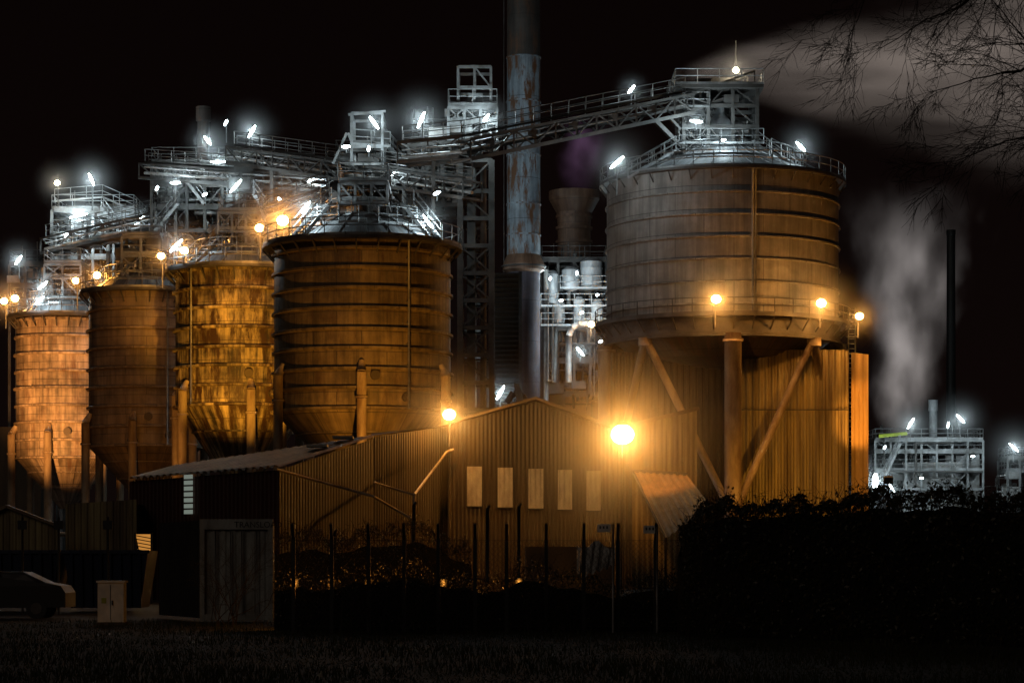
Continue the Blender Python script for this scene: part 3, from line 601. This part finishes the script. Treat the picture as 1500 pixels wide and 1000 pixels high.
def car(px,D,mat='dark'):
    root=empty('parked_car'); x0=X(px,D); prof=[(0,.35),(0,.75),(.15,.92),(1.0,1.0),(1.65,1.38),(2.0,1.46),(3.0,1.45),(3.7,1.12),(4.2,1.02),(4.35,.8),(4.35,.35)]
    b=MB(); b.mat(mat); n=len(prof)
    def pt(i,side):
        x,z=prof[i]; ins=.18 if z>1.1 else 0; return (x0+x, D+(ins if side==0 else 1.75-ins), z)
    for i in range(n-1): b.face([pt(i,0),pt(i+1,0),pt(i+1,1),pt(i,1)])
    for sd in (0,1): b.face([pt(i,sd) for i in (0,1,2,3,8,9,10)]); b.face([pt(i,sd) for i in (3,4,5,6,7,8)])
    b.make('body',root); b=MB(); b.mat('glass')
    for y in (D+.10,):
        b.face([(x0+1.3,y-.02,1.06),(x0+2.3,y-.02,1.06),(x0+2.3,y+.05,1.38),(x0+1.75,y+.05,1.36)]); b.face([(x0+2.36,y-.02,1.06),(x0+3.5,y-.02,1.08),(x0+3.05,y+.05,1.38),(x0+2.36,y+.05,1.38)])
    b.make('windows',root); b=MB()
    for wx in (.85,3.45):
        for wy in (D-.02,D+1.6):
            b.mat('dark'); b.tube((x0+wx,wy,.32),(x0+wx,wy+.2,.32),.32,20); b.mat('dsteel'); b.tube((x0+wx,wy-.01,.32),(x0+wx,wy+.05,.32),.18,12)
    b.make('wheels',root)
car(-110,74)
root=empty('chain_link_fence'); b=MB(); Dn=58.5; b.mat('dark')
xs=[X(p,Dn) for p in (430,486,540,592,642,696,742,800,855,905,960,1010,1060)]
for x in xs:
    b.box(x-.045,x+.045,Dn-.06,Dn+.06,0,2.3+.1*math.sin(x*7)); b.beam((x,Dn,2.25),(x,Dn-.3,2.65),.07)
b.make('posts',root); b=MB(); b.mat('dark')
for z in (.15,1.3,2.25): b.beam((xs[0],Dn-.07,z),(xs[-1],Dn-.07,z),.012)
L_=xs[-1]-xs[0]; k=-2.1
while k<L_:
    for sg in (1,-1):
        a0=max(k,0);a1=min(k+2.1,L_)
        if a1>a0:
            za=.15+(a0-k) if sg>0 else 2.25-(a0-k); zb_=.15+(a1-k) if sg>0 else 2.25-(a1-k)
            b.beam((xs[0]+a0,Dn-.07,za),(xs[0]+a1,Dn-.07,zb_),.007)
    k+=.13
b.make('wire_mesh',root)
for px,wd,py in ((885,20,773),(951,17,775)):
    b=MB(); b.mat('cabinet'); D_=58.2; b.box(X(px-wd/2,D_),X(px+wd/2,D_),D_,D_+.01,Z(py+6,D_),Z(py-6,D_)); b.mat('dark')
    for i in range(3):
        b.box(X(px-wd/2+3+i*5,D_),X(px-wd/2+5.5+i*5,D_),D_-.006,D_-.001,Z(py+1,D_),Z(py-3,D_))
    b.mat('steel'); b.tube((X(px+wd/2+3,D_),D_+.03,0),P(px+wd/2+3,py-6,D_+.03),.03,6); b.beam(P(px-wd/2,py,D_+.03),P(px+wd/2+3,py,D_+.03),.02); b.make('warning_sign')
for px in (33,158,86):
    b=MB(); D_=80; b.mat('dsteel'); b.tube((X(px,D_),D_,0),P(px,757,D_),.04,6); b.mat('dark'); b.box(X(px-7,D_),X(px+7,D_),D_-.05,D_-.03,Z(775,D_),Z(762,D_)); b.make('sign_post')
for px,py in ((714,745),(760,742),(490,780),(606,740)):
    b=MB(); D_=90; b.mat('dark'); b.tube((X(px,D_),D_,0),P(px,py,D_),.06,8); b.tube(P(px,py,D_),P(px+3,py-4,D_-.3),.05,8); b.make('steel_post')
b=MB(); b.mat('tarp'); D_=59.5; nx,nz=26,10; rt=random.Random(5)
g=[[None]*(nz+1) for _ in range(nx+1)]
for i in range(nx+1):
    for j in range(nz+1):
        px=845+56*i/nx; top=797+6*math.sin(i*.35); bot=842-16*abs(i/nx-.25)*1.2+3*math.sin(i*1.3); py=top+(bot-top)*j/nz
        g[i][j]=P(px,py,D_)+Vector((0,.06*math.sin(i*1.1+j*.3)+.03*math.sin(i*2.7+j*.7)+.05*j/nz,0))
for i in range(nx):
    for j in range(nz): b.face([g[i][j],g[i+1][j],g[i+1][j+1],g[i][j+1]],smooth=True)
b.mat('contd'); b.box(X(770,63.5),X(900,63.5),63.5,67,0,Z(800,63.5)); b.make('tarpaulin_cover')
# ---------------------------------------------------------------- vegetation
def hedge(name,line,dep,seed,dens=900,leafs=.055,inset=.35,core=True):
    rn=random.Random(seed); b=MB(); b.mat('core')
    def jit(x,y): return .14*math.sin(x*1.7+y)+.09*math.sin(x*4.3)+.05*math.sin(x*9.1)
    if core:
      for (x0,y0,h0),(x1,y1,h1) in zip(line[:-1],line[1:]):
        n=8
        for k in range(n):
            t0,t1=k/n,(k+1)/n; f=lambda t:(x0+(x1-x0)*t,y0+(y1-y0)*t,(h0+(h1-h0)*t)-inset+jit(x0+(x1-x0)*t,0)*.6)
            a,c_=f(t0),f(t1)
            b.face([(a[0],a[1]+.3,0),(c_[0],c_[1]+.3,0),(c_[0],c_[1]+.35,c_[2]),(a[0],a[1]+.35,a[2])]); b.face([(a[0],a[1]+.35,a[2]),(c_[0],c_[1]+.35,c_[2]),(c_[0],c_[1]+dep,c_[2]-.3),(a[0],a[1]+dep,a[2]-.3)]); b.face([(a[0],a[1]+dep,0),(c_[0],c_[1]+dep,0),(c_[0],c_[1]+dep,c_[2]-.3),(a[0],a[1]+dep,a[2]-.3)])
    for (x0,y0,h0),(x1,y1,h1) in zip(line[:-1],line[1:]):
        L=math.hypot(x1-x0,y1-y0)
        for _ in range(int(dens*L)):
            t=rn.random(); x=x0+(x1-x0)*t; y=y0+(y1-y0)*t; h=h0+(h1-h0)*t+jit(x,0)+.08*math.sin(x*13)
            if rn.random()<.5: z=rn.uniform(.05,h); yy=y+rn.gauss(.18,.12)+.12*math.sin(z*4+x*3)
            else: z=h-abs(rn.gauss(0,.24))+(.25*rn.random() if rn.random()<.12 else 0); yy=y+rn.uniform(.1,dep)
            b.mat('leaf'); s=leafs*rn.uniform(.5,1.3); d=Vector((rn.gauss(0,1),rn.gauss(0,1),rn.gauss(0,1))).normalized(); e=d.cross(Vector((rn.gauss(0,1),rn.gauss(0,1),rn.gauss(0,1)))).normalized(); p=Vector((x,yy,z))
            b.face([p-d*s,p-e*s*.5,p+d*s,p+e*s*.5])
        b.mat('bark')
        for _ in range(int(L*14)):
            t=rn.random(); x=x0+(x1-x0)*t; y=y0+(y1-y0)*t+rn.uniform(.1,dep*.6); h=h0+(h1-h0)*t+jit(x,0)
            p=Vector((x,y,h-.4)); 
            for k in range(3):
                q=p+Vector((rn.gauss(0,.09),rn.gauss(0,.06),rn.uniform(.12,.26))); b.tube(p,q,.007,3,.005,False); 
                if rn.random()<.7:
                    b.tube(q,q+Vector((rn.gauss(0,.12),0,rn.uniform(0,.15))),.005,3,.003,False)
                p=q
    return b.make(name)
def line(pts): return [(X(px,D),D,Z(py,D)) for px,py,D in pts]
hedge('hedge',line([(1000,772,56),(1030,752,55),(1090,737,54),(1200,722,52),(1300,728,50),(1400,722,49),(1530,712,47)]),1.6,11,1500,.05)
hedge('hedge',line([(400,785,64.5),(470,778,64.5),(560,772,64.5),(640,776,64.5),(690,800,64.5)]),.9,12,1000,.04,.5)
hedge('hedge',line([(400,845,60),(470,834,60),(560,830,60),(650,832,60),(700,840,60),(780,832,60),(860,846,60),(1000,838,59)]),.7,13,800,.035,.4)
def twigs(b,p,d,L,r,depth,rn,droop=.0,spread=.6,kids=3,thin=.62,wig=.16):
    n=5; 
    for k in range(n):
        d=(d+Vector((rn.gauss(0,wig),rn.gauss(0,wig),rn.gauss(0,wig)-droop))).normalized(); q=p+d*L/n; r2=r*.87
        b.tube(p,q,r,5 if r>.02 else 3,r2,False)
        if depth>0 and k>0:
            for _ in range(kids if k==n-1 else max(1,kids-2)):
                nd=(d+Vector((rn.gauss(0,spread),rn.gauss(0,spread),rn.gauss(0,spread)))).normalized(); twigs(b,q,nd,L*thin*rn.uniform(.7,1.2),max(r2*.55,.0028),depth-1,rn,droop,spread,kids,thin,wig)
        p=q;r=r2
rn=random.Random(31); b=MB(); b.mat('bark'); base=Vector((7.6,26,0)); pts=[base]; p=base; r=.22
for k in range(12):
    q=p+Vector((rn.gauss(0,.05),rn.gauss(0,.05),.75)); b.tube(p,q,r,10,r*.93,False); r*=.93; p=q; pts.append(p)
def limb(i,mids,rad):
    q=[pts[i]]+[Vector(m) for m in mids]; r=rad
    for a,c_ in zip(q[:-1],q[1:]):
        m=6; pv=a
        for k in range(m):
            nx_=a.lerp(c_,(k+1)/m)+Vector((rn.gauss(0,.04),rn.gauss(0,.04),rn.gauss(0,.04))); b.tube(pv,nx_,r,6,r*.93,False); r*=.93
            if r<rad*.8:
                for _ in range(2):
                    dd=((c_-a).normalized()*.7+Vector((rn.gauss(-.1,.5),rn.gauss(0,.4),rn.gauss(-.1,.55)))).normalized(); twigs(b,nx_,dd,rn.uniform(.5,.85),.007,2,rn,.03,.42,3,.55,.12)
            pv=nx_
    twigs(b,pv,(q[-1]-q[-2]).normalized(),.9,.010,3,rn,.04,.4,3,.6,.12)
def TB(px,py,D): return tuple(P(px,py,D))
limb(8,[TB(1580,140,25.5),TB(1505,75,25)],.035)
limb(9,[TB(1590,60,25.5),TB(1475,100,25.2)],.035)
limb(10,[TB(1530,-40,25),TB(1410,0,24.8)],.035)
limb(7,[TB(1580,190,25),TB(1525,195,25)],.03)
limb(11,[TB(1450,-120,25),TB(1310,-50,24.5)],.035)
limb(11,[(9,27,10.5)],.05); limb(12,[(7.4,26,11)],.05); limb(9,[(9.5,25,8.8)],.05)
b.make('bare_tree')
def shrub(px,D,h,seed,w=.8,n=14):
    rn=random.Random(seed); b=MB(); b.mat('bark')
    for _ in range(n):
        d=Vector((rn.gauss(0,.35),rn.gauss(0,.3),1)).normalized(); twigs(b,Vector((X(px,D)+rn.gauss(0,w*.3),D+rn.gauss(0,.2),0)),d,h*rn.uniform(.6,1),.016,2,rn,.02,.4,3,.45)
    b.make('bare_shrub')
shrub(330,64,2.0,41); shrub(545,56,1.4,42,1.2,18); shrub(620,57,1.3,43,1.,14); shrub(1020,52,1.7,44); shrub(820,58,1.0,45,1.4)
# ---------------------------------------------------------------- steam
def plume(name,origin,axis,L,r0,rk,dens,col,fade,nscale,warp=0.6,lo=.42,hi=.75,curve=0,ab_k=1.2,inner=.05,thin=2.,nlo=.15,nhi=1.7):
    m=bpy.data.materials.new(name+'_mat'); m.use_nodes=True; nt=m.node_tree; nt.nodes.clear(); N=nt.nodes; K=nt.links
    def math_(op,a,b_=None,c_=None):
        n=N.new('ShaderNodeMath'); n.operation=op
        for i,v in enumerate((a,b_,c_)):
            if v is None: continue
            if isinstance(v,(int,float)): n.inputs[i].default_value=v
            else: K.new(v,n.inputs[i])
        return n.outputs[0]
    tc=N.new('ShaderNodeTexCoord'); s=N.new('ShaderNodeSeparateXYZ'); K.new(tc.outputs['Object'],s.inputs[0])
    mp=N.new('ShaderNodeMapping'); mp.inputs['Scale'].default_value=nscale; K.new(tc.outputs['Object'],mp.inputs[0])
    no=N.new('ShaderNodeTexNoise'); no.inputs['Scale'].default_value=1; no.inputs['Detail'].default_value=3; K.new(mp.outputs[0],no.inputs['Vector'])
    sc3=N.new('ShaderNodeSeparateColor'); K.new(no.outputs['Color'],sc3.inputs[0])
    rad=math_('MULTIPLY_ADD',s.outputs[0],rk,r0)
    yy=math_('ADD',s.outputs[1],math_('MULTIPLY',math_('MULTIPLY',math_('SUBTRACT',sc3.outputs[0],.5),rad),warp*2))
    zz=math_('ADD',s.outputs[2],math_('MULTIPLY',math_('MULTIPLY',math_('SUBTRACT',sc3.outputs[1],.5),rad),warp*2))
    zz=math_('SUBTRACT',zz,math_('MULTIPLY',math_('MULTIPLY',s.outputs[0],s.outputs[0]),curve))
    d=math_('DIVIDE',math_('SQRT',math_('ADD',math_('MULTIPLY',yy,yy),math_('MULTIPLY',zz,zz))),rad)
    core=N.new('ShaderNodeMapRange'); core.interpolation_type='SMOOTHSTEP'; core.inputs[1].default_value=inner; core.inputs[2].default_value=1; core.inputs[3].default_value=1; core.inputs[4].default_value=0; K.new(d,core.inputs[0])
    n2=N.new('ShaderNodeMapRange'); n2.inputs[1].default_value=lo; n2.inputs[2].default_value=hi; n2.inputs[3].default_value=nlo; n2.inputs[4].default_value=nhi; K.new(no.outputs[0],n2.inputs[0])
    f1=N.new('ShaderNodeMapRange'); f1.inputs[1].default_value=0; f1.inputs[2].default_value=L; f1.inputs[3].default_value=1; f1.inputs[4].default_value=fade; K.new(s.outputs[0],f1.inputs[0])
    f2=N.new('ShaderNodeMapRange'); f2.inputs[1].default_value=L*.7; f2.inputs[2].default_value=L*.98; f2.inputs[3].default_value=1; f2.inputs[4].default_value=0; K.new(s.outputs[0],f2.inputs[0])
    f3=N.new('ShaderNodeMapRange'); f3.inputs[1].default_value=0; f3.inputs[2].default_value=r0*2; K.new(s.outputs[0],f3.inputs[0])
    tot=math_('MULTIPLY',math_('MULTIPLY',math_('MULTIPLY',core.outputs[0],n2.outputs[0]),math_('MULTIPLY',f1.outputs[0],f2.outputs[0])),f3.outputs[0])
    tot=math_('MULTIPLY',tot,math_('DIVIDE',r0*(1+thin),math_('ADD',rad,r0*thin)))
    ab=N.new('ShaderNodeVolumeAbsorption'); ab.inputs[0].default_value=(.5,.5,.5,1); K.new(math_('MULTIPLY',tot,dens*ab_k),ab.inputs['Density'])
    em=N.new('ShaderNodeEmission'); em.inputs[0].default_value=rgba(col); K.new(math_('MULTIPLY',tot,dens),em.inputs[1])  # emission stands in for the plant lamps' light on the steam
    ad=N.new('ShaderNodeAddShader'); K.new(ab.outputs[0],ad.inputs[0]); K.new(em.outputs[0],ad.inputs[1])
    o=N.new('ShaderNodeOutputMaterial'); K.new(ad.outputs[0],o.inputs['Volume'])
    b=MB(); rr=r0+rk*L; rr*=1.0+warp*.3; cz=curve*L*L
    h0=max(r0*1.6,.8)
    b.hexa([(0,-h0,-h0),(L,-rr,-rr+cz),(L,rr,-rr+cz),(0,h0,-h0),(0,-h0,h0),(L,-rr,rr+cz),(L,rr,rr+cz),(0,h0,h0)])
    me=bpy.data.meshes.new(name); me.from_pydata(b.v,[],b.f); me.materials.append(m); o=bpy.data.objects.new(name,me); sc.collection.objects.link(o)
    a=Vector(axis).normalized(); q=a.to_track_quat('X','Z'); o.rotation_euler=q.to_euler(); o.location=origin; return o
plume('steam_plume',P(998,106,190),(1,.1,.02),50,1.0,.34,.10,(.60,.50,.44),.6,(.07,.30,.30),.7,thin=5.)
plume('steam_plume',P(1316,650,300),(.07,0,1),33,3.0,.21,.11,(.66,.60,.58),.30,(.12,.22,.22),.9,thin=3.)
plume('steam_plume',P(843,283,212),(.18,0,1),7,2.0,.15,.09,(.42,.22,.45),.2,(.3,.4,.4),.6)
# ---------------------------------------------------------------- lamps
sodium(414,323,149,2000,.36,2.2,3.2,mm=HALO2); sodium(380,334,156,1200,.28,2.0,2.2); sodium(332,350,165,500,.16,1.0,1.2)  # the small last lamp is added for orange spill on the gantry
sodium(270,367,162,1200,.28,2.2,2.4); sodium(236,375,166,800,.26,2.2,2.0)
sodium(142,403,175,1100,.28,2.2,2.4); sodium(111,411,180,700,.26,2.2,2.0)
sodium(22,437,190,1100,.30,2.2,2.6); sodium(6,441,192,800,.28,2.2,2.0)
sodium(658,607,123.5,1100,.32,1.7,3.6,mm=HALO2); sodium(912,636,119,3600,.56,1.2,6.0,mm=HALO2)
sodium(1049,438,164.0,1500,.33,1.9,3.0,mm=HALO2); sodium(1203,444,165.2,1400,.33,1.7,2.8,mm=HALO2); sodium(1259,463,168,1200,.27,1.5,2.2)
sodium(866,475,202,500,.28,1.,1.8)
T=tube_lamp
T(617,176,163,1400,1.5,66,2.5,2.8); T(548,180,167,900,1.4,-55,1.,2.6,k=.28); T(369,193,180,1200,1.3,58,2.4,2.6); T(331,180,186,300,.6,62,1.5); T(304,206,186,900,1.1,-52,1.6,2.2)
T(134,263,197,1400,1.5,-65,2.5,2.8); T(205,322,196,900,1.4,45,1.4,2.2); T(345,273,176,1000,1.6,45,1.2,2.2); T(257,268,184,800,1.,0,.8,2.); T(320,237,186,1400,1.6,0,.8,2.4); T(230,276,184,300,.5,60,.5)
T(448,304,147,1000,1.1,52,1.0,2.0); T(627,324,147,1100,1.3,-55,1.5,2.2); T(258,360,160,800,1.5,42,1.,2.0); T(63,418,187,800,1.2,40,.8,2.); T(58,440,187,600,1.2,40,.8,2.); T(27,381,195,1000,1.1,50,1.5,2.2)
T(904,238,165,1800,1.5,40,2.2,3.2,k=.16); T(925,131,170,500,.9,48,1.5,1.5); T(1173,215,172,1400,1.2,-50,2.0,2.6,k=.2); T(1020,178,171,900,1.1,-10,.6,2.); T(712,173,163,1200,.8,50,.8,2.2)
T(540,218,166,500,.5,80,.5); T(507,215,169,500,.8,0,.4); T(115,316,198,2500,2.0,10,.5,2.6); T(175,330,197,600,.6,20,.5); T(640,283,160,500,.6,20,.5); T(455,265,176,500,.6,20,.5)
T(733,575,172,700,1.4,60,1.,2.8); T(850,515,200,900,1.2,-50,.8,2.0); T(806,408,202,900,.4,70,.5,k=.25); T(852,458,202,900,.4,20,.5,k=.25); T(880,500,202,500,.4,20,.4)
T(845,400,200.5,900,.4,80,.4,k=.2); T(822,440,201,800,.4,10,.4,k=.2); T(875,432,201,800,.3,10,.4,k=.2); T(300,285,184,700,.5,30,.4); T(410,292,176,700,.5,-30,.4); T(575,255,169,500,.4,30,.4); T(98,345,197,700,.5,30,.4)
T(1078,103,173.5,700,.5,85,1.2,2.4,.22,True); T(84,268,198,600,.5,85,2.,2.2,.22,True); T(1060,205,171.2,700,.4,10,.4,k=.35)
T(1282,706,254,3000,2.3,88,1.,4.5,.3,k=.24); T(1306,714,254,1200,1.4,-60,1.,k=.2); T(1334,620,256,1800,1.6,60,1.8,3.6,k=.22); T(1407,613,256,1800,1.5,-50,1.8,3.6,k=.22); T(1389,622,257,900,.8,80,1.5,k=.2); T(1485,655,256,2000,1.6,-45,1.6,4.0,k=.22); T(1350,700,256,800,.5,0,.4,k=.3); T(1425,668,256,800,.5,0,.4,k=.3); T(1296,655,257,700,.5,60,.4,k=.3)
# unseen floodlights added to light silo walls, cladding and stack
flood(P(330,715,138),P(345,520,158),30000,32,(1,.42,.04)); flood(P(-40,700,168),P(90,575,186),34000,46,(1,.40,.09)); flood(P(170,760,150),P(215,560,170),3500,45)
flood(P(560,705,134),P(575,520,146),5500,64,(1,.40,.045)); flood(P(1180,745,152),P(1160,690,170),3400,46,(1,.42,.04)); flood(P(912,650,143),P(985,655,158),3000,60); flood(P(1300,700,160),P(1258,610,171),7500,24)
flood(P(705,330,172),P(767,230,200),4500,55,(.7,.88,1))
r_=empty('added_hedge_light')  # unseen lamps added behind the hedge to put gold on its leaves
for px in (432,485,540,600,650,760):
    x=X(px,61.6); b=MB(); b.mat('dark'); b.lathe((x,61.6),[(.07,0),(.07,1.05),(.1,1.1),(.1,1.3),(.01,1.32)],10); b.make('post',r_); point('bulb',(x,61.35,1.22),26,SOD,.03,r_)
